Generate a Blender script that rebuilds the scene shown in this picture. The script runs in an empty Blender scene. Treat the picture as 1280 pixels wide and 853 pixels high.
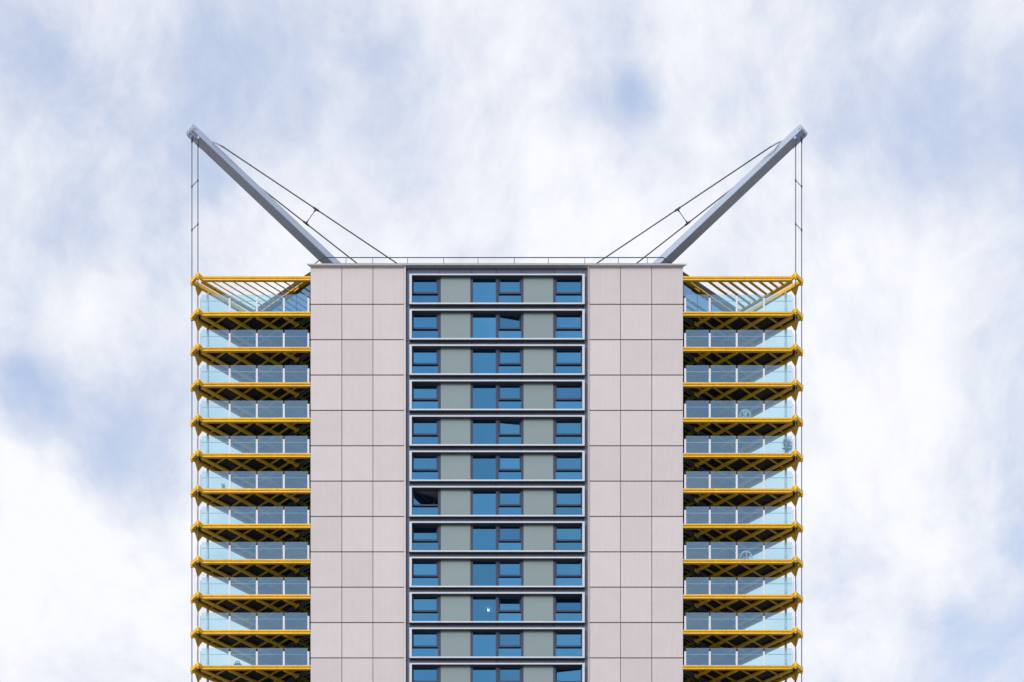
import bpy, math, random
from mathutils import Vector, Matrix
random.seed(7)
scn = bpy.context.scene
col = scn.collection

# ------------------------------------------------------------------ camera
# photo pixel -> metres on the facade plane (y = 0); camera stands on the ground, level, lens shifted up
S = 14.6          # photo pixels per metre at the facade
D = 215.0         # metres from the camera to the facade
PH = 2434.0       # photo row of the eye level
CX = 621.0        # photo column of the tower's axis
EYE = 1.7
def X(px, y=0.0): return (px - CX) / S * (D + y) / D
def Z(py, y=0.0): return (PH - py) / S * (D + y) / D + EYE
def P(px, py, y): return Vector((X(px, y), y, Z(py, y)))
F = 44.2 / S      # storey height

cam_d = bpy.data.cameras.new('camera')
cam = bpy.data.objects.new('camera', cam_d); col.objects.link(cam)
cam.location = (0, -D, EYE); cam.rotation_euler = (math.radians(90), 0, 0)
cam_d.sensor_width = 36.0; cam_d.sensor_fit = 'HORIZONTAL'
cam_d.lens = 36.0 * D / (1280.0 / S)
cam_d.shift_x = (640.0 - CX) / 1280.0
cam_d.shift_y = (PH - 426.5) / 1280.0
cam_d.clip_start = 0.5; cam_d.clip_end = 20000
scn.camera = cam
scn.cycles.transparent_max_bounces = 32; scn.cycles.max_bounces = 12
scn.render.resolution_x = 1024; scn.render.resolution_y = 682
vs = scn.view_settings
vs.view_transform = 'Standard'; vs.look = 'None'; vs.exposure = 0.0; vs.gamma = 1.0

# ------------------------------------------------------------------ sun and sky
SUN_EL, SUN_AZ = math.radians(21), math.radians(212)   # azimuth clockwise from +Y: behind the camera, a little left
sd = Vector((math.sin(SUN_AZ) * math.cos(SUN_EL), math.cos(SUN_AZ) * math.cos(SUN_EL), math.sin(SUN_EL)))
sun_d = bpy.data.lights.new('sun', 'SUN'); sun_d.energy = 1.5; sun_d.angle = math.radians(16); sun_d.color = (1.0, 0.95, 0.89)
sun = bpy.data.objects.new('sun', sun_d); col.objects.link(sun)
sun.rotation_euler = sd.to_track_quat('Z', 'Y').to_euler(); sun.location = (0, -40, 220)

world = bpy.data.worlds.new('World'); scn.world = world; world.use_nodes = True
nt = world.node_tree; nt.nodes.clear()
def wn(t, **kw):
    n = nt.nodes.new(t)
    for k, v in kw.items(): setattr(n, k, v)
    return n
L = nt.links.new
w_out = wn('ShaderNodeOutputWorld')
tc = wn('ShaderNodeTexCoord')
sky = wn('ShaderNodeTexSky', sky_type='NISHITA', sun_disc=False)
sky.sun_elevation = SUN_EL; sky.sun_rotation = SUN_AZ; sky.air_density = 1.0; sky.dust_density = 1.0; sky.ozone_density = 1.5
def wmath(op, a, b=None, c=None, clamp=False):
    n = wn('ShaderNodeMath', operation=op, use_clamp=clamp)
    for i, v in enumerate((a, b, c)):
        if v is None: continue
        if isinstance(v, (int, float)): n.inputs[i].default_value = v
        else: L(v, n.inputs[i])
    return n.outputs[0]
# broken cloud sheet: soft masses, finer wisps on top, both as noise over the direction of view
warp = wn('ShaderNodeTexNoise'); warp.inputs['Scale'].default_value = 9.0; warp.inputs['Detail'].default_value = 4
L(tc.outputs['Generated'], warp.inputs['Vector'])
wsub = wn('ShaderNodeVectorMath', operation='SUBTRACT'); wsub.inputs[1].default_value = (.5, .5, .5); L(warp.outputs['Color'], wsub.inputs[0])
wsc = wn('ShaderNodeVectorMath', operation='SCALE'); wsc.inputs['Scale'].default_value = 0.055; L(wsub.outputs[0], wsc.inputs[0])
wadd = wn('ShaderNodeVectorMath', operation='ADD'); L(tc.outputs['Generated'], wadd.inputs[0]); L(wsc.outputs[0], wadd.inputs[1])
wsc2 = wn('ShaderNodeVectorMath', operation='SCALE'); wsc2.inputs['Scale'].default_value = 0.045; L(wsub.outputs[0], wsc2.inputs[0])
wadd2 = wn('ShaderNodeVectorMath', operation='ADD'); L(tc.outputs['Generated'], wadd2.inputs[0]); L(wsc2.outputs[0], wadd2.inputs[1])
mp = wn('ShaderNodeMapping'); mp.inputs['Rotation'].default_value = (0, math.radians(24), 0); mp.inputs['Scale'].default_value = (1.0, 1.0, 0.85)
L(wadd.outputs[0], mp.inputs['Vector'])
n1 = wn('ShaderNodeTexNoise'); n1.inputs['Scale'].default_value = 15.0; n1.inputs['Detail'].default_value = 7; n1.inputs['Roughness'].default_value = 0.58
L(mp.outputs[0], n1.inputs['Vector'])
n2 = wn('ShaderNodeTexNoise'); n2.inputs['Scale'].default_value = 42.0; n2.inputs['Detail'].default_value = 7; n2.inputs['Roughness'].default_value = 0.62
L(mp.outputs[0], n2.inputs['Vector'])
cover = wmath('ADD', wmath('MULTIPLY_ADD', n1.outputs[0], 0.75, 0.08), wmath('MULTIPLY', n2.outputs[0], 0.44))
# thinner and thicker places in the sheet: (photo px, py, radius px, amount)
for (px, py, r, a) in [(390, 95, 100, -.11), (290, 30, 60, -.09), (470, 50, 50, -.12), (520, 170, 75, -.14), (777, 152, 24, -.30), (800, 60, 45, -.05), (790, 40, 60, .05), (840, 110, 45, .05), (1235, 190, 110, -.17), (1080, 190, 80, -.10),
                       (20, 460, 55, -.22), (90, 510, 75, -.20), (170, 560, 70, -.16), (10, 60, 50, -.10), (100, 100, 40, -.08), (1060, 730, 80, -.12), (1250, 770, 100, -.14), (1270, 600, 60, -.08), (240, 160, 60, -.07),
                       (900, 190, 60, -.06), (30, 300, 50, -.04), (600, 150, 60, -.04),
                       (130, 410, 80, .12), (640, 230, 110, .06), (590, 50, 70, .10), (700, 20, 80, .05), (1110, 560, 150, .20), (80, 720, 150, .20), (840, 250, 90, .10), (1000, 60, 100, .05), (170, 60, 70, .08),
                       (90, 330, 80, .08), (330, 300, 110, .08), (1150, 330, 110, .12), (700, 300, 120, .06), (1040, 830, 50, .12)]:
    d0 = Vector(((px - CX) / S, D, (PH - py) / S)).normalized()
    sg = r / S / 270.0
    vd = wn('ShaderNodeVectorMath', operation='DISTANCE'); L(wadd2.outputs[0], vd.inputs[0]); vd.inputs[1].default_value = d0
    q = wmath('DIVIDE', vd.outputs['Value'], sg)
    g = wmath('EXPONENT', wmath('MULTIPLY', wmath('MULTIPLY', q, q), -0.7))
    cover = wmath('MULTIPLY_ADD', g, a*.95, cover)
ramp = wn('ShaderNodeMapRange', interpolation_type='SMOOTHSTEP'); ramp.inputs['From Min'].default_value = 0.32; ramp.inputs['From Max'].default_value = 0.85
L(cover, ramp.inputs['Value'])
thick = wn('ShaderNodeMapRange'); thick.inputs['From Min'].default_value = 0.5; thick.inputs['From Max'].default_value = 0.85; thick.inputs['To Min'].default_value = 0.90; thick.inputs['To Max'].default_value = 1.05
L(cover, thick.inputs['Value'])
clo = wn('ShaderNodeMix', data_type='RGBA', blend_type='MULTIPLY'); clo.inputs['Factor'].default_value = 1.0
clo.inputs['A'].default_value = (0.915, 0.93, 0.985, 1); L(thick.outputs[0], clo.inputs['B'])
skm = wn('ShaderNodeMix', data_type='RGBA', blend_type='MULTIPLY'); skm.inputs['Factor'].default_value = 1.0
L(sky.outputs[0], skm.inputs['A']); skm.inputs['B'].default_value = (0.15, 0.15, 0.15, 1)
veil = wn('ShaderNodeMix', data_type='RGBA'); veil.inputs['Factor'].default_value = 0.42     # thin high haze over the blue
L(skm.outputs['Result'], veil.inputs['A']); veil.inputs['B'].default_value = (0.88, 1.02, 1.36, 1)
mix = wn('ShaderNodeMix', data_type='RGBA'); L(ramp.outputs[0], mix.inputs['Factor']); L(veil.outputs['Result'], mix.inputs['A']); L(clo.outputs['Result'], mix.inputs['B'])
bg = wn('ShaderNodeBackground'); bg.inputs['Strength'].default_value = 1.0; L(mix.outputs['Result'], bg.inputs['Color']); L(bg.outputs[0], w_out.inputs['Surface'])

# ------------------------------------------------------------------ materials
def mat(name, base, rough=0.5, metal=0.0, var=0.0, vscale=1.0, obvar=0.0, streak=0.0, spec=0.5, bump=0.0):
    m = bpy.data.materials.new(name); m.use_nodes = True
    t = m.node_tree; b = t.nodes['Principled BSDF']
    b.inputs['Roughness'].default_value = rough; b.inputs['Metallic'].default_value = metal
    b.inputs['Specular IOR Level'].default_value = spec
    rgb = t.nodes.new('ShaderNodeRGB'); rgb.outputs[0].default_value = (*base, 1); cur = rgb.outputs[0]
    tcn = t.nodes.new('ShaderNodeTexCoord')
    def scaled(cur, fac):
        mx = t.nodes.new('ShaderNodeVectorMath'); mx.operation = 'SCALE'
        t.links.new(cur, mx.inputs[0]); t.links.new(fac, mx.inputs['Scale']); return mx.outputs[0]
    def rng(v, lo, hi):
        r = t.nodes.new('ShaderNodeMapRange'); r.inputs['From Min'].default_value = 0.25 if lo != hi else 0; r.inputs['From Max'].default_value = 0.75
        r.inputs['To Min'].default_value = lo; r.inputs['To Max'].default_value = hi; t.links.new(v, r.inputs['Value']); return r.outputs[0]
    if var:
        n = t.nodes.new('ShaderNodeTexNoise'); n.inputs['Scale'].default_value = vscale; n.inputs['Detail'].default_value = 6
        t.links.new(tcn.outputs['Object'], n.inputs['Vector']); cur = scaled(cur, rng(n.outputs[0], 1 - var, 1 + var))
    if streak:
        mpn = t.nodes.new('ShaderNodeMapping'); mpn.inputs['Scale'].default_value = (3.5, 3.5, 0.25); t.links.new(tcn.outputs['Object'], mpn.inputs['Vector'])
        n = t.nodes.new('ShaderNodeTexNoise'); n.inputs['Scale'].default_value = 1.3; n.inputs['Detail'].default_value = 5; t.links.new(mpn.outputs[0], n.inputs['Vector'])
        cur = scaled(cur, rng(n.outputs[0], 1 - streak, 1 + streak * .4))
    if obvar:
        oi = t.nodes.new('ShaderNodeObjectInfo'); r = t.nodes.new('ShaderNodeMapRange'); r.inputs['To Min'].default_value = 1 - obvar; r.inputs['To Max'].default_value = 1 + obvar
        t.links.new(oi.outputs['Random'], r.inputs['Value']); cur = scaled(cur, r.outputs[0])
    t.links.new(cur, b.inputs['Base Color'])
    if bump:
        n = t.nodes.new('ShaderNodeTexNoise'); n.inputs['Scale'].default_value = 2.2; t.links.new(tcn.outputs['Object'], n.inputs['Vector'])
        bp = t.nodes.new('ShaderNodeBump'); bp.inputs['Strength'].default_value = bump; bp.inputs['Distance'].default_value = 0.02
        t.links.new(n.outputs[0], bp.inputs['Height']); t.links.new(bp.outputs[0], b.inputs['Normal'])
    return m
def glass(name, gloss, tint, fac, rough=0.0, wav=0.0, obvar=0.0):
    """coated glass: mirror share `fac` coloured `gloss`, the rest lets light through tinted"""
    m = bpy.data.materials.new(name); m.use_nodes = True; t = m.node_tree; t.nodes.clear()
    o = t.nodes.new('ShaderNodeOutputMaterial'); g = t.nodes.new('ShaderNodeBsdfGlossy'); tr = t.nodes.new('ShaderNodeBsdfTransparent'); mx = t.nodes.new('ShaderNodeMixShader')
    g.inputs['Roughness'].default_value = rough; g.inputs['Color'].default_value = (*gloss, 1); tr.inputs['Color'].default_value = (*tint, 1)
    fr = t.nodes.new('ShaderNodeFresnel'); fr.inputs['IOR'].default_value = 1.5
    ma = t.nodes.new('ShaderNodeMath'); ma.operation = 'MULTIPLY_ADD'; ma.inputs[1].default_value = 0.6; ma.inputs[2].default_value = fac; ma.use_clamp = True
    ge = t.nodes.new('ShaderNodeNewGeometry'); fs = t.nodes.new('ShaderNodeMath'); fs.operation = 'SUBTRACT'; fs.inputs[0].default_value = 1.0   # mirror coat on the outer skin of the sheet only
    mu = t.nodes.new('ShaderNodeMath'); mu.operation = 'MULTIPLY'
    t.links.new(ge.outputs['Backfacing'], fs.inputs[1]); t.links.new(ma.outputs[0], mu.inputs[0]); t.links.new(fs.outputs[0], mu.inputs[1])
    t.links.new(fr.outputs[0], ma.inputs[0]); t.links.new(mu.outputs[0], mx.inputs[0])
    t.links.new(tr.outputs[0], mx.inputs[1]); t.links.new(g.outputs[0], mx.inputs[2]); t.links.new(mx.outputs[0], o.inputs['Surface'])
    tcn = t.nodes.new('ShaderNodeTexCoord')
    if obvar:
        oi = t.nodes.new('ShaderNodeObjectInfo'); r = t.nodes.new('ShaderNodeMapRange'); r.inputs['To Min'].default_value = 1 - obvar; r.inputs['To Max'].default_value = 1 + obvar
        v = t.nodes.new('ShaderNodeVectorMath'); v.operation = 'SCALE'; v.inputs[0].default_value = gloss
        t.links.new(oi.outputs['Random'], r.inputs['Value']); t.links.new(r.outputs[0], v.inputs['Scale']); t.links.new(v.outputs[0], g.inputs['Color'])
    if wav:
        n = t.nodes.new('ShaderNodeTexNoise'); n.inputs['Scale'].default_value = 0.8; n.inputs['Detail'].default_value = 2; t.links.new(tcn.outputs['Object'], n.inputs['Vector'])
        bp = t.nodes.new('ShaderNodeBump'); bp.inputs['Strength'].default_value = wav; bp.inputs['Distance'].default_value = 0.02
        t.links.new(n.outputs[0], bp.inputs['Height']); t.links.new(bp.outputs[0], g.inputs['Normal'])
    return m
M = {}
M['clad'] = mat('cladding_stone', (0.655, 0.60, 0.61), 0.6, var=.03, vscale=.7, obvar=.05, streak=.045)
M['joint'] = mat('joint_shadow_gap', (0.09, 0.065, 0.06), 0.9)
M['slate'] = mat('slate_blue_metal', (0.115, 0.14, 0.21), 0.4, metal=.15, var=.08, obvar=.08)
M['winframe'] = mat('window_frame_paint', (0.038, 0.055, 0.115), 0.4, var=.05)
M['silver'] = mat('anodised_aluminium', (0.64, 0.69, 0.78), 0.4, var=.04, streak=.06)
M['infill'] = mat('grey_green_infill', (0.25, 0.325, 0.338), 0.35, var=.05, vscale=.5, obvar=.04)
M['yellow'] = mat('yellow_steel_paint', (0.95, 0.565, 0.02), 0.42, var=.10, vscale=1.5, streak=.14, obvar=.06)
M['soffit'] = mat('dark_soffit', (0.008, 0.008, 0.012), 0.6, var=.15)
M['post'] = mat('pale_grey_post', (0.74, 0.76, 0.84), 0.45, var=.03)
M['steel'] = mat('mast_grey_paint', (0.47, 0.55, 0.70), 0.45, var=.04)
M['cable'] = mat('cable_steel', (0.10, 0.095, 0.10), 0.5, metal=.4)
M['parapet'] = mat('cornice_metal', (0.56, 0.56, 0.59), 0.45, var=.05, streak=.1)
M['roof'] = mat('roof_membrane', (0.055, 0.05, 0.045), 0.85, var=.1)
M['core'] = mat('dark_core_wall', (0.06, 0.062, 0.075), 0.7, var=.1)
M['ceiling'] = mat('room_plaster', (0.28, 0.28, 0.30), 0.8)
M['band'] = mat('floor_edge_band', (0.10, 0.115, 0.145), 0.5, var=.08)
M['winglass'] = glass('blue_window_glass', (0.093, 0.31, 0.54), (0.25, 0.4, 0.5), 0.80, 0.02, wav=.12, obvar=.17)
M['sideglass'] = glass('side_glazing_glass', (0.25, 0.41, 0.64), (0.2, 0.3, 0.4), 0.75, 0.0)
M['balglass'] = glass('balustrade_glass', (0.43, 0.68, 0.93), (0.825, 0.96, 0.95), 0.30, 0.0)
M['outglass'] = glass('outer_balustrade_glass', (0.7, 0.85, 0.9), (0.99, 1.0, 1.0), -0.02, 0.0)
M['surround'] = mat('surround_reveal', (0.10, 0.092, 0.09), 0.6, var=.05)
M['white'] = mat('white_chair_paint', (0.8, 0.8, 0.8), 0.5)
M['darkmetal'] = mat('dark_chair_metal', (0.05, 0.06, 0.07), 0.5)
M['wood'] = mat('desk_wood', (0.45, 0.32, 0.2), 0.5, var=.1, vscale=6)
M['pot'] = mat('terracotta_pot', (0.35, 0.15, 0.08), 0.8, var=.1)
M['leaf'] = mat('leaf_green', (0.05, 0.10, 0.045), 0.5, var=.3, vscale=9)
M['stem'] = mat('plant_stem', (0.10, 0.07, 0.04), 0.8)
M['ground'] = mat('city_ground', (0.22, 0.21, 0.195), 0.9, var=.25, vscale=.02)
lampm = bpy.data.materials.new('lit_lamp'); lampm.use_nodes = True
lampm.node_tree.nodes['Principled BSDF'].inputs['Emission Color'].default_value = (1, .93, .8, 1)
lampm.node_tree.nodes['Principled BSDF'].inputs['Emission Strength'].default_value = 110.0
M['lamp'] = lampm

# ------------------------------------------------------------------ mesh helpers
class MB:
    def __init__(s): s.v = []; s.f = []; s.sm = []
    def poly8(s, pts):
        b = len(s.v); s.v += [tuple(p) for p in pts]
        for q in ((0,3,2,1),(4,5,6,7),(0,1,5,4),(1,2,6,5),(2,3,7,6),(3,0,4,7)): s.f.append(tuple(b+i for i in q)); s.sm.append(False)
        return s
    def box(s, x0, x1, y0, y1, z0, z1):
        return s.poly8([(x0,y0,z0),(x1,y0,z0),(x1,y1,z0),(x0,y1,z0),(x0,y0,z1),(x1,y0,z1),(x1,y1,z1),(x0,y1,z1)])
    def beam(s, p0, p1, w, h, w1=None, h1=None, up=(0,0,1)):
        """rectangular bar from p0 to p1: w sideways, h in the up direction"""
        p0 = Vector(p0); p1 = Vector(p1); a = (p1-p0).normalized(); sd_ = a.cross(Vector(up)).normalized(); u = sd_.cross(a)
        w1 = w if w1 is None else w1; h1 = h if h1 is None else h1
        pts = []
        for p, ww, hh in ((p0,w,h),(p1,w1,h1)):
            pts += [p - sd_*ww/2 - u*hh/2, p + sd_*ww/2 - u*hh/2, p + sd_*ww/2 + u*hh/2, p - sd_*ww/2 + u*hh/2]
        return s.poly8(pts)
    def prism(s, poly, z0, z1):
        n = len(poly); b = len(s.v); s.v += [(x,y,z0) for x,y in poly] + [(x,y,z1) for x,y in poly]
        s.f.append(tuple(b+n-1-i for i in range(n))); s.sm.append(False); s.f.append(tuple(b+n+i for i in range(n))); s.sm.append(False)
        for i in range(n): j=(i+1)%n; s.f.append((b+i,b+j,b+n+j,b+n+i)); s.sm.append(False)
        return s
    def extr(s, pts, d):
        """planar polygon (3d points) extruded by vector d"""
        d = Vector(d); n = len(pts); b = len(s.v); s.v += [tuple(Vector(p)-d/2) for p in pts] + [tuple(Vector(p)+d/2) for p in pts]
        s.f.append(tuple(b+n-1-i for i in range(n))); s.f.append(tuple(b+n+i for i in range(n))); s.sm += [False, False]
        for i in range(n): j=(i+1)%n; s.f.append((b+i,b+j,b+n+j,b+n+i)); s.sm.append(False)
        return s
    def tube(s, pts, r, n=8, r1=None, cap=True):
        pts = [Vector(p) for p in pts]; m = len(pts); b = len(s.v); r1 = r if r1 is None else r1
        prev = None
        for k, p in enumerate(pts):
            a = (pts[min(k+1,m-1)] - pts[max(k-1,0)]).normalized()
            ref = Vector((0,0,1)) if abs(a.z) < .95 else Vector((1,0,0))
            u = a.cross(ref).normalized(); w = u.cross(a)
            if prev is not None:
                u = (prev - a*prev.dot(a)).normalized(); w = u.cross(a)
            prev = u; rr = r + (r1-r)*k/(m-1)
            for i in range(n):
                t = 2*math.pi*i/n; s.v.append(tuple(p + u*rr*math.cos(t) + w*rr*math.sin(t)))
        for k in range(m-1):
            for i in range(n):
                j=(i+1)%n; s.f.append((b+k*n+i, b+k*n+j, b+(k+1)*n+j, b+(k+1)*n+i)); s.sm.append(True)
        if cap: s.f.append(tuple(b+i for i in range(n-1,-1,-1))); s.f.append(tuple(b+(m-1)*n+i for i in range(n))); s.sm += [False, False]
        return s
    def mesh(s, name, m, mirror=False, bevel=0.0):
        me = bpy.data.meshes.new(name)
        v = [(-x,y,z) for x,y,z in s.v] if mirror else s.v
        me.from_pydata(v, [], [tuple(f) for f in s.f])
        me.polygons.foreach_set('use_smooth', s.sm)
        me.materials.append(M[m])
        import bmesh
        bm = bmesh.new(); bm.from_mesh(me); bmesh.ops.recalc_face_normals(bm, faces=bm.faces)
        if bevel: bmesh.ops.bevel(bm, geom=[e for e in bm.edges if len(e.link_faces)==2 and e.calc_face_angle(0) > .6], offset=bevel, segments=1, affect='EDGES', clamp_overlap=True)
        bm.to_mesh(me); bm.free()
        return me
def link(name, data, parent=None, loc=(0,0,0), rot=None):
    o = bpy.data.objects.new(name, data); col.objects.link(o); o.parent = parent; o.location = loc
    if rot is not None: o.rotation_euler = rot
    return o
def thing(name, label, cat, loc=(0,0,0), rz=0.0, group=None):
    o = link(name, None, None, loc, (0,0,rz)); o['label'] = label; o['category'] = cat
    if group: o['group'] = group
    return o

# ------------------------------------------------------------------ ground
g = MB(); g.f.append(tuple(range(64))); g.sm.append(False)
g.v = [(6000*math.cos(2*math.pi*i/64), 6000*math.sin(2*math.pi*i/64), 0) for i in range(64)]
go = link('ground', g.mesh('ground', 'ground')); go['kind'] = 'structure'

# ================================================================== the tower
tower = thing('apartment_tower', 'tall apartment tower with pale cladding, blue glazed centre, yellow corner balconies and two roof masts', 'tower')
NF = 13                                  # storeys built in full: 12 in the picture and one below it
YC = 0.15                                # dark centre wall stands this far behind the pale cladding
XS0, XS1 = X(388.3), X(505.0)            # left slab
XB = -15.95                              # corner where the slanting side wall starts
APEX = (-21.2, 5.35)
ZTOP = Z(334.0)                          # underside of the cornice
ZLOW = Z(381) - NF*F
BACK = 24.0

# shaft below the storeys of the picture, core behind them, roof
foot = [(XS0, .1), (-XS0, .1), (-APEX[0], APEX[1]), (-APEX[0], BACK), (APEX[0], BACK), APEX]
link('tower_shaft', MB().prism(foot, 0.0, ZLOW).mesh('tower_shaft', 'clad'), tower)
link('tower_core', MB().box(APEX[0]+.02, -APEX[0]-.02, APEX[1]+.02, BACK, ZLOW, ZTOP-.6).mesh('tower_core', 'core'), tower)
roofpoly = [(XS0+.02, .42), (-XS0-.02, .42), (-XB-.02, .3), (-APEX[0]+.05, APEX[1]-.02), (-APEX[0]+.05, BACK+.05), (APEX[0]-.05, BACK+.05), (APEX[0]-.05, APEX[1]-.02), (XB+.02, .3)]
ZR = Z(338.2, .2)
link('roof_slab', MB().prism(roofpoly, ZTOP-.6, ZR).mesh('roof_slab', 'roof'), tower)
link('plant_room', MB().box(-17, 17, 9.8, 22, ZR, 150.6).mesh('plant_room', 'band', bevel=.05), tower)

for mir in (False, True):
    # ---- pale cladding slab
    wall = link('cladding_wall', MB().box(XS0+.03, X(506.0), .06, APEX[1]+.02, ZLOW, ZTOP-.02).mesh('cladding_wall', 'joint', mir), tower)
    xs = [388.3, 427.3, 466.2, 504.6]
    hg, vg = .042, .024
    zb0 = Z(380.6)
    for c in range(3):
        x0 = X(xs[c]) + (vg if c else 0); x1 = X(xs[c+1]) - (vg if c < 2 else 0)
        me = MB().box(x0, x1, 0, .065, zb0+hg-F, zb0-hg).mesh('cladding_panel', 'clad', mir, .008)
        me0 = MB().box(x0, x1, 0, .065, zb0+hg, ZTOP-.004).mesh('cladding_panel', 'clad', mir, .008)
        for i in range(NF):
            if i == 0: link('cladding_panel', me0, wall)
            else: link('cladding_panel', me, wall, (0, 0, -F*(i-1)))
    # splayed corner strip beside the dark centre wall
    def strip(za, zb): return MB().prism([(X(504.75), .0), (X(506.9), -.14), (X(507.2), -.14), (X(507.2), .2), (X(504.75), .06)], za, zb)
    me = strip(zb0+.012-F, zb0-.012).mesh('corner_strip', 'clad', mir); me0 = strip(zb0+.012, ZTOP-.004).mesh('corner_strip', 'clad', mir)
    for i in range(NF): link('corner_strip', me0 if i == 0 else me, wall, (0, 0, 0 if i == 0 else -F*(i-1)))
    # ---- slanting side wall with dark glazing, behind the balconies
    sw = link('side_wall', MB().prism([(XS0+.02, .12), (XS0+.02, APEX[1]), (APEX[0]+.06, APEX[1]), (XB-.02, .30)], ZLOW, ZTOP-.62).mesh('side_wall', 'core', mir), tower)
    a = Vector((XB, .24, 0)); b = Vector((APEX[0], APEX[1]-.05, 0)); dr = (b-a).normalized(); ln = (b-a).length
    nrm = Vector((-dr.y, dr.x, 0)); nrm = nrm if nrm.y < 0 else -nrm
    zd = Z(389.8, .1)                                 # top of the first deck
    panes = []
    for k in range(4):
        q0 = a + dr*(ln*k/4+.05) + nrm*.02; q1 = a + dr*(ln*(k+1)/4-.05) + nrm*.02
        panes.append(MB().beam(q0+Vector((0,0,zd+1.22)), q1+Vector((0,0,zd+1.22)), .03, 2.36).mesh('glazing_pane', 'sideglass', mir))
    band = MB().beam(a+nrm*.06+Vector((0,0,zd-.21)), b+nrm*.06+Vector((0,0,zd-.21)), .14, .40).mesh('floor_band', 'band', mir)
    for i in range(NF):
        link('floor_band', band, sw, (0, 0, -F*i))
        for me in panes: link('glazing_pane', me, sw, (0, 0, -F*i))

# ---- centre wall: floor slabs, dark metal panels, window bands
cen = link('centre_wall', MB().box(X(507.3), -X(507.3), .4, APEX[1], ZTOP-.55, ZTOP-.03).mesh('centre_wall', 'core'), tower)
FZ0, FZ1 = Z(379.7, -.23), Z(341.9, -.23)          # first band's surround, outer bottom and top
slab = MB().box(X(507.3), -X(507.3), .30, APEX[1], FZ1-F-.10, FZ0+.06).mesh('floor_slab', 'ceiling')
edges = [513.0, 548.8, 589.8, 620.5, 652.3, 692.8, 729.0]
jx = .018
strips = [MB().box(X(edges[k], YC)+jx, X(edges[k+1], YC)-jx, YC, YC+.12, FZ1-F-.05, FZ0+.05).mesh('metal_panel', 'slate', bevel=.006) for k in range(6)]
tops = [MB().box(X(edges[k], YC)+jx, X(edges[k+1], YC)-jx, YC, YC+.12, FZ1-.05, ZTOP-.004).mesh('metal_panel', 'slate', bevel=.006) for k in range(6)]
zj = Z(381.6, YC)
sides = [(MB().box(X(p0, YC), X(p1, YC), YC, YC+.12, zj+.012-F, zj-.012).mesh('metal_panel', 'slate', bevel=.006), MB().box(X(p0, YC), X(p1, YC), YC, YC+.12, zj+.012, ZTOP-.004).mesh('metal_panel', 'slate', bevel=.006)) for p0, p1 in ((507.4, 512.9), (729.1, 734.6))]
backing = MB().box(X(507.3), -X(507.3), YC+.121, YC+.15, FZ1-F-.05, FZ0+.05).mesh('panel_backing', 'joint')
for me in tops: link('metal_panel', me, cen)
link('panel_backing', MB().box(X(507.3), -X(507.3), YC+.121, YC+.15, FZ1-.05, ZTOP-.03).mesh('panel_backing', 'joint'), cen)
for i in range(NF):
    off = (0, 0, -F*i)
    link('floor_slab', slab, cen, off); link('panel_backing', backing, cen, off)
    for me in strips: link('metal_panel', me, cen, off)
    for me, me0 in sides: link('metal_panel', me0 if i == 0 else me, cen, (0,0,0) if i == 0 else (0,0,-F*(i-1)))
for xp in (550.7, 588.0, 654.2, 691.5):           # partition walls between rooms
    pm = MB().box(X(xp)-.08, X(xp)+.08, YC+.2, APEX[1], FZ0+.061, FZ1-.101).mesh('partition', 'ceiling')
    for i in range(NF): link('partition', pm, cen, (0,0,-F*i))
# projecting silver surround
yf = -.17
sx0, sx1 = X(511.8, yf), X(730.8, yf); tb, bb, sb = .11, .115, .20
sur = MB().box(sx0, sx1, yf, YC-.002, FZ1-tb, FZ1).box(sx0, sx1, yf, YC-.002, FZ0, FZ0+bb)
sur.box(sx0, sx0+sb, yf, YC-.002, FZ0+bb, FZ1-tb).box(sx1-sb, sx1, yf, YC-.002, FZ0+bb, FZ1-tb)
sur = sur.mesh('window_surround', 'surround')
tr = MB(); yt = yf - .012
for b_ in ((sx0-.004, sx1+.004, FZ1-tb-.003, FZ1+.004), (sx0-.004, sx1+.004, FZ0-.004, FZ0+bb+.003), (sx0-.004, sx0+sb, FZ0+bb+.003, FZ1-tb-.003), (sx1-sb, sx1+.004, FZ0+bb+.003, FZ1-tb-.003)): tr.box(b_[0], b_[1], yt, yf+.02, b_[2], b_[3])
trim = tr.mesh('face_trim', 'silver')
infs = [MB().box(X(p0, YC), X(p1, YC), YC, YC+.06, FZ0+.06, FZ1-.06).mesh('infill_panel', 'infill', bevel=.006) for p0, p1 in ((550.9, 588.0), (654.4, 691.5))]
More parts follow.
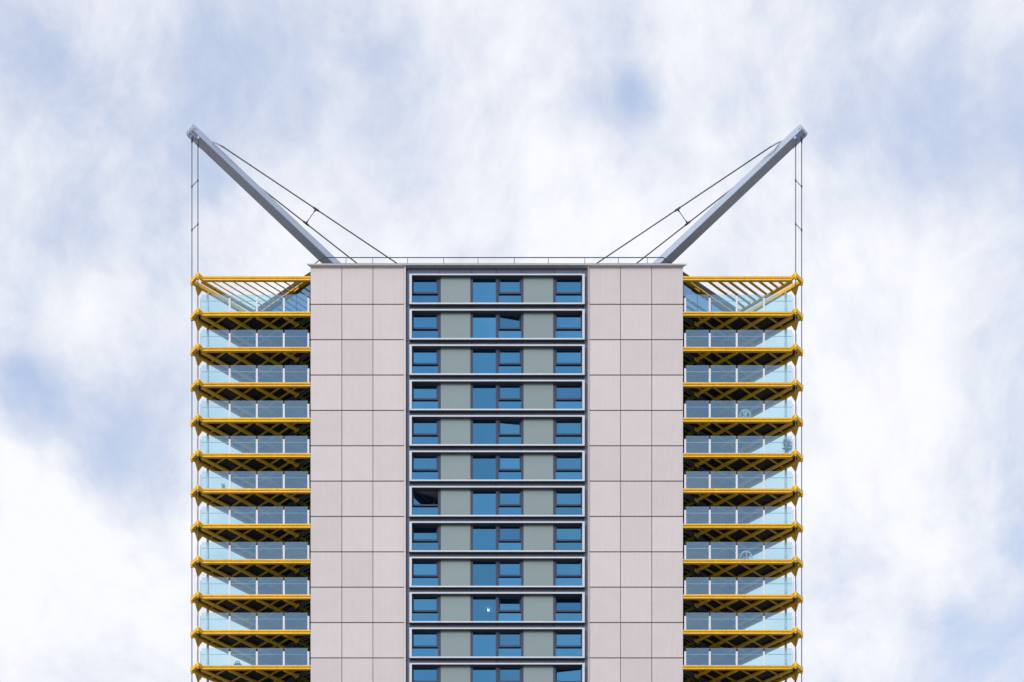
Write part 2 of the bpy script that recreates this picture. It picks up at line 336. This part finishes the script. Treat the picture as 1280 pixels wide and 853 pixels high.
# windows: outer frame px, lower glass px, has opening sash
WIN = [((514.6, 550.75), (515.3, 547.5), True), ((588.15, 621.6), (591.2, 619.7), False), ((621.62, 654.25), (623.4, 651.4), True), ((691.65, 727.9), (694.7, 727.1), True)]
zg_top = Z(350.2, .25); zt0, zt1 = Z(367.7, .2), Z(365.9, .2); zf0, zf1 = FZ0+.06, FZ1-tb+.04
OPEN = {(1,2):('L',7), (4,2):('L',4), (6,0):('L',30), (7,0):('B',8), (9,2):('B',9), (9,3):('B',7), (11,3):('R',6), (9,1):None, (5,2):None, (3,0):('B',2)}
for wi, ((f0, f1), (g0, g1), sash) in enumerate(WIN):
    fx0, fx1, gx0, gx1 = X(f0, .2), X(f1, .2), X(g0, .2), X(g1, .2)
    m_ = MB().box(fx0, gx0, YC+.02, .36, zf0, zf1).box(gx1, fx1, YC+.02, .36, zf0, zf1).box(gx0, gx1, YC+.02, .36, zf1-.085, zf1).box(gx0, gx1, YC+.02, .36, zf0, zf0+.07)
    if sash: m_.box(gx0, gx1, YC+.02, .36, zt0, zt1)
    fr_me = m_.mesh('window', 'winframe', bevel=.008)
    lowz1 = zt0 if sash else zf1-.085
    pane_me = MB().box(gx0, gx1, .305, .325, zf0+.07, lowz1).mesh('pane', 'winglass')
    def sash_me(hx, hz):
        x0, x1, z0, z1 = gx0+.005-hx, gx1-.005-hx, zt1+.004-hz, zf1-.088-hz
        ww = .125 if wi != 3 else .085
        f = MB().box(x0, x0+ww, -.05, .05, z0, z1).box(x1-ww, x1, -.05, .05, z0, z1).box(x0+ww, x1-ww, -.05, .05, z0, z0+.06).box(x0+ww, x1-ww, -.05, .05, z1-.05, z1)
        p = MB().box(x0+ww, x1-ww, .0, .02, z0+.06, z1-.05)
        return f.mesh('sash', 'winframe', bevel=.006), p.mesh('pane', 'winglass')
    if sash:
        hinges = {'B': ((gx0+gx1)/2, zt1), 'L': (gx0, zt1), 'R': (gx1, zt1)}
        sm = {k: sash_me(*h) for k, h in hinges.items()}
    for i in range(NF):
        w = link('window', fr_me, tower, (0, 0, -F*i))
        link('pane', pane_me, w)
        if sash:
            op = OPEN.get((i, wi)) or ('B', 0)
            hx, hz = hinges[op[0]]; an = math.radians(op[1])
            rot = {'B': (-an, 0, 0), 'L': (0, 0, an), 'R': (0, 0, -an)}[op[0]]
            link('sash', sm[op[0]][0], w, (hx, .285, hz), rot); link('pane', sm[op[0]][1], w, (hx, .285, hz), rot)
            if op[1] >= 6: w['label'] = 'window with its upper sash ' + ('tilted open' if op[0] == 'B' else 'swung open')
for i in range(NF):
    link('face_trim', trim, link('window_surround', sur, tower, (0,0,-F*i)))
    for me in infs: link('infill_panel', me, tower, (0,0,-F*i))

# ---- cornice and roof railing
yc0 = -.30
cz0, cz1 = Z(331.3, yc0), Z(329.5, yc0)
xo = X(383.4, yc0); cor = MB().prism([(xo, yc0), (-xo, yc0), (-XS0, .06), (-XS0, 1.2), (XS0, 1.2), (XS0, .06)], cz0, cz1)
link('cornice', cor.mesh('cornice', 'parapet', bevel=.02), tower)
yr = .7
zr = Z(322.2, yr)
pts = [(X(404, yr)-.8, yr+.8, zr), (X(404, yr), yr, zr), (X(829, yr), yr, zr), (X(829, yr)+.8, yr+.8, zr)]
rl = MB()
for q0, q1 in zip(pts[:-1], pts[1:]): rl.tube([q0, q1], .038, 8)
rl.tube([(X(404,yr), yr+.02, zr-.5), (X(829,yr), yr+.02, zr-.5)], .025, 6)
rail = link('roof_railing', rl.mesh('roof_railing', 'cable'), tower)
pm = MB().tube([(0, yr, cz1-.05), (0, yr, zr-.03)], .028, 6).mesh('rail_post', 'cable')
for px in (432.5, 466, 509.5, 554.5, 597.5, 643, 685.5, 731, 773, 809.5): link('rail_post', pm, rail, (X(px, yr), 0, 0))
pm2 = MB().tube([(0, yr+.76, ZR), (0, yr+.76, zr-.03)], .028, 6).mesh('rail_post', 'cable')
for sgn, px in ((-1, 404), (1, 829)): link('rail_post', pm2, rail, (X(px, yr)+sgn*.76, 0, 0))

# ------------------------------------------------------------------ balconies and pergolas (left side; mirrored for the right)
zb1, zb0b = Z(389.6, 0), Z(394.6, 0)              # edge beam, top and bottom, first deck
bw = .26                                          # beam width
A = Vector((X(247.4, -.35), -.35, 0)); B = Vector((X(239.9, .42), .42, 0)); K = Vector((X(252.0, .1), .12, 0))
DI = Vector((1, 1, 0)).normalized(); DJ = Vector((-1, 1, 0)).normalized()
def wall_hit(xs, y0=.15):                         # run from the front beam in direction DI until the side wall
    t = (XB - xs - .12) / 2; return Vector((xs + t, y0 + t, 0))
def outer_hit(xs, y0=.15):                        # run from the front beam in direction DJ until the outer beam (line through B along DI)
    t = (xs - B.x + B.y - y0) / 2; return Vector((xs - t, y0 + t, 0))
U_END = ((XB - .12) - B.x - (B.y-.2)) / 2
OUT_END = B + Vector((U_END, U_END, 0))
zc = (zb1 + zb0b) / 2; hb = zb1 - zb0b
def front_beam(x_in, x_out):
    """channel: pale top strip, set-back web, bright bottom strip"""
    m_ = MB()
    for y0, y1, za, zb in ((0, bw, zb1-.125, zb1), (.10, bw-.03, zb0b+.11, zb1-.125), (0, bw, zb0b, zb0b+.11)): m_.box(x_out, x_in, y0, y1, za, zb)
    # kink out to the front cable node
    k0 = Vector((x_out, .12, 0)); k1 = A + Vector((.12, .05, 0))
    for w, za, zb in ((.17, zb1-.125, zb1), (.09, zb0b+.11, zb1-.125), (.17, zb0b, zb0b+.11)):
        m_.beam(k0+Vector((.05, 0, (za+zb)/2)), k1+Vector((0, 0, (za+zb)/2)), w*.98, (zb-za)*.98)
    return m_
def bar(p0, p1, w, h, z): return MB().beam(p0+Vector((0,0,z)), p1+Vector((0,0,z)), w, h)
def node_block(p):
    zt = zb1 + .04
    m_ = MB().tube([p+Vector((0,0,zb0b-.02)), p+Vector((0,0,zb0b+.04)), p+Vector((0,0,zt-.12)), p+Vector((0,0,zt))], .135, 10)
    m_.tube([p+Vector((0,0,zt)), p+Vector((0,0,zt+.04))], .09, 10, .06).tube([p+Vector((0,0,zb0b-.16)), p+Vector((0,0,zb0b-.02))], .10, 8)
    return m_
POSTX = [287.0, 321.0, 354.7, 385.4]
GLX = [(252.0, 286.2), (287.9, 320.1), (321.9, 353.9), (355.6, 384.7)]
gz0, gz1 = zb1 + .02, Z(368.4, .1); pz1 = Z(372.6, .06); rz = Z(376.0, .1)
THICK = [285.6, 320.0, 354.4]; THIN = [283.5, 318.0, 352.3, 372.5]
zl = zb0b + .10                                   # lattice level
def kit(mir):
    k = {}
    deck = MB().prism([(XB-.05, bw), (K.x+.1, bw), ((A.x+B.x)/2+.25, (A.y+B.y)/2+.15), (B.x+.35, B.y+.15), (OUT_END.x, OUT_END.y-.1)], zb0b+.19, zb1-.01)
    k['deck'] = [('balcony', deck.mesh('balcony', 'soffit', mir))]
    s = []
    s.append(('front_beam', front_beam(XS0-.02, K.x).mesh('front_beam', 'yellow', mir)))
    s.append(('end_beam', bar(A+Vector((-.08,.08,0)), B+Vector((.08,-.08,0)), .20, hb*.9, zc).mesh('end_beam', 'yellow', mir)))
    s.append(('outer_beam', bar(B+DI*.12, OUT_END, .24, hb*.95, zc-.01).mesh('outer_beam', 'yellow', mir)))
    s.append(('corner_beam', bar(K+Vector((.02,.16,0)), wall_hit(K.x)-DI*.1, .34, .12, zb0b+.06).mesh('lattice_beam', 'yellow', mir)))
    for nm, p in (('cable_node', A), ('cable_node', B)): s.append((nm, node_block(p).mesh('cable_node', 'yellow', mir)))
    # hanging fin under the outer beam
    t0, t1, ta = .28, 1.2, .60
    q = lambda t, z: B + DI*t + Vector((0,0,z))
    og = Vector((-DI.y, DI.x, 0))
    pa, pb, pc = q(t0, zb0b+.05), q(t1, zb0b+.05), q(1.10, zb0b-.36) + og*.6
    s.append(('gusset', MB().extr([pa, pb, pc], (pb-pa).cross(pc-pa).normalized()*.06).mesh('gusset', 'yellow', mir)))
    k['frame'] = s
    lat = []
    for px in THICK:
        x0 = X(px, .2); e = wall_hit(x0, .2); p0 = Vector((x0, .2, 0)) + DI*.05
        lat.append(('lattice_beam', bar(p0, e-DI*.07, .20, .20, zl-.06).mesh('lattice_beam', 'yellow', mir)))
        if px == 354.4 or True: lat.append(('end_plate', MB().beam(e-DI*.05-DJ*.26+Vector((0,0,zl-.05)), e-DI*.05+DJ*.26+Vector((0,0,zl-.05)), .04, .30).mesh('end_plate', 'yellow', mir)))
    for px in THIN:
        x0 = X(px, .2); e = outer_hit(x0, .2)
        lat.append(('lattice_beam', bar(Vector((x0, .2, 0))+DJ*.06, e-DJ*.1, .13, .12, zl+.06).mesh('lattice_beam', 'yellow', mir)))
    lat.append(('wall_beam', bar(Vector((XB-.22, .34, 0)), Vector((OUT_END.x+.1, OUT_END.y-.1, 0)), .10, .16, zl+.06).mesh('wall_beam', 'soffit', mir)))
    k['lattice'] = lat
    ga = []
    for p0, p1 in GLX: ga.append(('glass_panel', MB().box(X(p0, .1), X(p1, .1), .10, .12, gz0, gz1).mesh('glass_panel', 'balglass', mir)))
    for px in POSTX: ga.append(('post', MB().box(X(px)-.085, X(px)+.085, .03, .098, zb1, pz1).mesh('post', 'post', mir, .012)))
    ga.append(('handrail', MB().tube([(X(252), .17, rz), (X(385), .17, rz)], .022, 6).mesh('handrail', 'post', mir)))
    # corner and outer balustrade
    c0 = Vector((X(250.7), .06, 0)); c1 = (A*.55+B*.45) + Vector((.18, .1, 0)); c2 = B + Vector((.3, .22, 0))
    def pan(p0, p1, z0=gz0, z1=gz1): return MB().beam(p0+Vector((0,0,(z0+z1)/2)), p1+Vector((0,0,(z0+z1)/2)), .02, z1-z0).mesh('glass_panel', 'outglass', mir)
    ga.append(('glass_panel', pan(c0+(c1-c0)*.12, c0+(c1-c0)*.92))); ga.append(('glass_panel', pan(c1+(c2-c1)*.1, c1+(c2-c1)*.9)))
    segs = 4
    for n in range(segs):
        p0 = c2 + (OUT_END-c2)*((n+.02)/segs); p1 = c2 + (OUT_END-c2)*((n+.98)/segs)
        ga.append(('glass_panel', pan(p0+Vector((0,0,0)), p1)))
    for p in [c0, c1] + [c2 + (OUT_END-c2)*(n/segs) + Vector((-.05,.05,0)) for n in range(2, segs)]:
        ga.append(('post', MB().box(p.x-.06, p.x+.06, p.y-.04, p.y+.04, zb1-.01, pz1).mesh('post', 'post', mir)))
    k['balustrade'] = ga
    cp = B + DI*1.72
    k['column'] = [('column', MB().tube([(cp.x, cp.y, zb1-.05), (cp.x, cp.y, zb0b+F+.03)], .11, 12).mesh('column', 'post', mir))]
    k['node_stub'] = []
    # pergola
    pg = []
    D1A = K + Vector((.02, .16, 0))
    if not mir:
        for px in (262.9, 275.6, 289.0, 301.7, 314.3, 327.0, 339.6, 352.3, 365.0):
            x0 = X(px, .2); e = wall_hit(x0, .2); pg.append(('slat', bar(Vector((x0,.2,0))+DI*.05, e-DI*.2, .10, .05, zc-.06).mesh('slat', 'yellow', mir)))
    else:
        for px in (358.0, 345.0, 332.5, 320.0, 307.3, 294.6, 282.2, 270.0):
            x0 = X(px, .2); t = (x0 - D1A.x)/2; e = Vector((x0-t, .2+t, 0)); pg.append(('slat', bar(Vector((x0,.2,0))+DJ*.05, e-DJ*.15, .22, .05, zc-.06).mesh('slat', 'yellow', mir)))
    pg.append(('wall_beam', bar(Vector((XB-.30, .42, 0)), Vector((OUT_END.x+.1, OUT_END.y-.2, 0)), .46, .10, zc-.03).mesh('wall_beam', 'yellow', mir)))
    e = wall_hit(X(354.4, .2), .2)
    pg.append(('end_plate', MB().beam(e-DI*.12-DJ*.3+Vector((0,0,zc-.1)), e-DI*.12+DJ*.3+Vector((0,0,zc-.1)), .05, .34).mesh('end_plate', 'yellow', mir)))
    k['pergola'] = pg
    return k
for mir in (False, True):
    k = kit(mir)
    side = 'mirrored' if mir else 'plain'
    # pergola over the top balcony
    me = next(m_ for n, m_ in k['frame'] if n == 'front_beam')
    pergola = link('pergola', me, tower, (0, 0, F))
    for n, m_ in k['frame']:
        if n != 'front_beam': link(n, m_, pergola)
    for n, m_ in k['pergola']: link(n, m_, pergola)
    for i in range(NF-1):
        bal = link('balcony', k['deck'][0][1], tower, (0, 0, -F*i))
        for grp in ('frame', 'lattice', 'balustrade', 'column'):
            for n, m_ in k[grp]: link('lattice_beam' if n == 'corner_beam' else n, m_, bal)

# ------------------------------------------------------------------ masts, stays and hanger cables
def masts(mir):
    tip = P(243.8, 168.0, .1); ph = math.radians(36)
    by = 10.0
    for _ in range(6):
        base = P(431.0, 345.0, by); by = tip.y + (base.x-tip.x)*math.tan(ph)
    ax = (base-tip).normalized()
    base = tip + ax*((150.55-tip.z)/ax.z)
    side_ = ax.cross(Vector((0,0,1))).normalized(); side_ = side_ if side_.y > 0 else -side_
    up_ = side_.cross(ax); up_ = up_ if up_.z > 0 else -up_
    W0, W1, H0, H1 = .92, .98, .58, .66
    m_ = MB().beam(tip + ax*.35, base, W0, H0, W1, H1)
    mast = link('mast', m_.mesh('mast', 'steel', mir, .03), tower)
    # three rounded ears with pins at the head
    for o_ in (-.40, 0.02, .44):
        c = tip + side_*o_
        prof = [c + ax*1.0 + up_*.27, c + ax*1.0 - up_*.27] + [c - ax*.36 + (-ax*math.cos(t) - up_*math.sin(t))*.27 for t in [math.radians(d) for d in (90, 60, 30, 0, -30, -60, -90)]]
        link('head_plate', MB().extr(prof, side_*.11).mesh('head_plate', 'steel', mir), mast)
    link('pin', MB().tube([tip - ax*.36 - side_*.52, tip - ax*.36 + side_*.56], .11, 12).mesh('pin', 'steel', mir), mast)
    # hangers: plumb from the head to the cable nodes, then down past every balcony
    for q in (A, B):
        ztop = Z(171.5, q.y) if q is B else Z(176, q.y)
        top = Vector((q.x, q.y, ztop))
        h = MB().tube([top, Vector((q.x, q.y, ZLOW+1.0))], .040, 8)
        h.tube([top - Vector((0,0,.55)), top + Vector((0,0,.1))], .05, 8, .13)
        hang = link('hanger_cable', h.mesh('hanger_cable', 'cable', mir), mast)
    link('head_bracket', MB().tube([Vector((A.x, A.y, Z(176, A.y)-.1)), tip + ax*.25 - side_*.25], .10, 8).tube([Vector((B.x, B.y, Z(171.5, B.y)-.1)), tip - ax*.2 + side_*.2], .13, 8).mesh('head_bracket', 'steel', mir), mast)
    for py in (229.5, 284.0):
        z_ = Z(py, .03)
        r = MB().tube([Vector((A.x, A.y, z_)), Vector((B.x, B.y, z_))], .03, 6)
        for q in (A, B): r.tube([Vector((q.x, q.y, z_-.1)), Vector((q.x, q.y, z_+.1))], .065, 8)
        link('cable_spacer', r.mesh('cable_spacer', 'cable', mir), mast)
    # stays back to the plant room roof
    def stay(p0, p1):
        d_ = (p1-p0).normalized(); end = p0 + d_*((150.55-p0.z)/d_.z) if d_.z < -.02 else p1
        return p0, d_, end
    y1 = tip.y + 1.0
    s1 = P(277.5, 183.0, .55); e1 = P(497, 330, 12.0)
    s2 = P(268.0, 190.0, 1.25); e2 = P(447, 330, 11.2)
    ends = []
    for nm, s_, e_ in (('stay_cable', s1, e1), ('stay_cable', s2, e2)):
        p0, d_, end = stay(s_, e_)
        c = MB().tube([p0, end], .052, 8)
        link(nm, c.mesh('stay_cable', 'cable', mir), mast); ends.append((p0, d_))
    br = MB().tube([s1 + ends[0][1]*.05, P(273.5, 180.6, .55), P(268.5, 178.0, .62), P(264.0, 177.0, .7)], .075, 8)
    link('stay_bracket', br.mesh('stay_bracket', 'steel', mir), mast)
    def at_px(p0, d_, px):                         # point of a stay seen at a photo column
        lo, hi = 0.0, 60.0
        for _ in range(50):
            md = (lo+hi)/2; q = p0 + d_*md; c_ = CX + q.x*S*D/(D+q.y)
            if c_ < px: lo = md
            else: hi = md
        return p0 + d_*lo
    r0 = at_px(*ends[0], 395.0); r1 = at_px(*ends[1], 382.5)
    sp = MB().tube([r0, r1], .035, 6)
    for r_, d_ in ((r0, ends[0][1]), (r1, ends[1][1])): sp.tube([r_-d_*.28, r_+d_*.28], .085, 8)
    sp.tube([r0, r0+(r1-r0)*.22], .10, 8, .035).tube([r1, r1+(r0-r1)*.22], .10, 8, .035)
    link('stay_spacer', sp.mesh('stay_spacer', 'cable', mir), mast)
masts(False); masts(True)

# ------------------------------------------------------------------ things on the balconies
def deck_z(j): return zb1 - .01 - F*(j-1)          # floor of deck j (1 = top)
def ring(c, r, n=20, rad=.03, a0=0, a1=360):
    return MB().tube([Vector((c[0] + r*math.cos(math.radians(a0+(a1-a0)*i/n)), c[1], c[2] + r*math.sin(math.radians(a0+(a1-a0)*i/n)))) for i in range(n+1)], rad, 8)
def round_chair(px, y, j, label, spokes, rot=0.0, m='white', rr=.46, top=1.02):
    c = thing('garden_chair', label, 'chair', (X(px, y), y, deck_z(j)), rot)
    hz = top - rr
    b_ = ring((0, .0, hz), rr, 24, .07 if m == 'white' else .03)
    link('backrest', b_.mesh('backrest', m), c)
    for a_ in spokes:
        t = math.radians(a_); link('spoke', MB().tube([(0,0,hz-.1), (math.cos(t)*rr, 0, hz+math.sin(t)*rr)], .045 if m == 'white' else .015, 6).mesh('spoke', m), c)
    link('seat', MB().tube([(0, .24, .40), (0, .24, .45)], .36, 18).mesh('seat', m), c)
    for sx in (-1, 1):
        for yy in (.02, .46): link('leg', MB().tube([(sx*.22, .24+(yy-.24)*.8, .41), (sx*.26, yy, 0)], .025, 8).mesh('leg', m), c)
    return c
round_chair(931.5, .62, 4, 'white round-backed garden chair with three broad gaps behind balcony glass', (62, 90, 118))
round_chair(932.5, .66, 8, 'white round-backed garden chair with open ring back behind balcony glass', (80, 20), rr=.5)
round_chair(297.0, .60, 11, 'thin dark garden chair with small arched back behind balcony glass', (90,), m='darkmetal', rr=.2, top=.66)
def potted(px, y, j, h, spread, n, label):
    c = thing('potted_plant', label, 'plant', (X(px, y), y, deck_z(j)))
    pr = .17
    link('pot', MB().tube([(0,0,0), (0,0,.22), (0,0,.32)], pr*.75, 14, pr).mesh('pot', 'pot'), c)
    st = MB()
    lf = MB()
    for s_ in range(7):
        a_ = random.uniform(0, 6.28); e = Vector((math.cos(a_)*spread*.7*random.random(), math.sin(a_)*.5*spread*random.random(), h*random.uniform(.65, .97)))
        st.tube([(0,0,.25), e*.5+Vector((0,0,.1)), e], .016, 5, .006)
    for _ in range(n):
        a_ = random.uniform(0, 6.28); r_ = spread*math.sqrt(random.random()); zz = random.uniform(.38, 1.0)*h
        r_ *= 1.0 - abs(zz/h-.68)*1.3
        p = Vector((math.cos(a_)*r_, math.sin(a_)*r_*.7, zz)); d_ = Vector((random.uniform(-1,1), random.uniform(-1,1), random.uniform(-.6,.8))).normalized()
        sd_ = d_.cross(Vector((random.uniform(-1,1), random.uniform(-1,1), 1))).normalized(); l_ = random.uniform(.10, .2)
        b_ = len(lf.v); lf.v += [tuple(p), tuple(p+d_*l_*.5+sd_*l_*.28), tuple(p+d_*l_), tuple(p+d_*l_*.5-sd_*l_*.28)]; lf.f.append((b_, b_+1, b_+2, b_+3)); lf.sm.append(False)
    link('stem', st.mesh('stem', 'stem'), c)
    f_ = link('foliage', lf.mesh('foliage', 'leaf'), c); f_['kind'] = 'stuff'
potted(984.0, .62, 5, 1.45, .5, 330, 'bushy green potted plant in balcony corner behind glass')
potted(279.5, .55, 6, .68, .16, 40, 'small potted plant with tips just above the yellow beam')
# a lit lamp and a desk in the room whose upper sashes stand open
lx, ly = X(610.5, 2.2), 2.2
lz = Z(763.0, 2.2)
lamp = thing('pendant_lamp', 'small lit pendant lamp seen through window glass', 'lamp', (lx, ly, lz))
sp = MB(); nu, nv = 12, 8
for a_ in range(nv+1):
    for b_ in range(nu):
        th = math.pi*a_/nv; ph_ = 2*math.pi*b_/nu; sp.v.append((.085*math.sin(th)*math.cos(ph_), .085*math.sin(th)*math.sin(ph_), .085*math.cos(th)))
for a_ in range(nv):
    for b_ in range(nu):
        c_ = (b_+1) % nu; sp.f.append((a_*nu+b_, a_*nu+c_, (a_+1)*nu+c_, (a_+1)*nu+b_)); sp.sm.append(True)
link('bulb', sp.mesh('bulb', 'lamp'), lamp)
zce = FZ1 - .10 - F*9 + .0
link('cord', MB().tube([(0,0,.10), (0,0, zce - lz)], .012, 6).mesh('cord', 'darkmetal'), lamp)
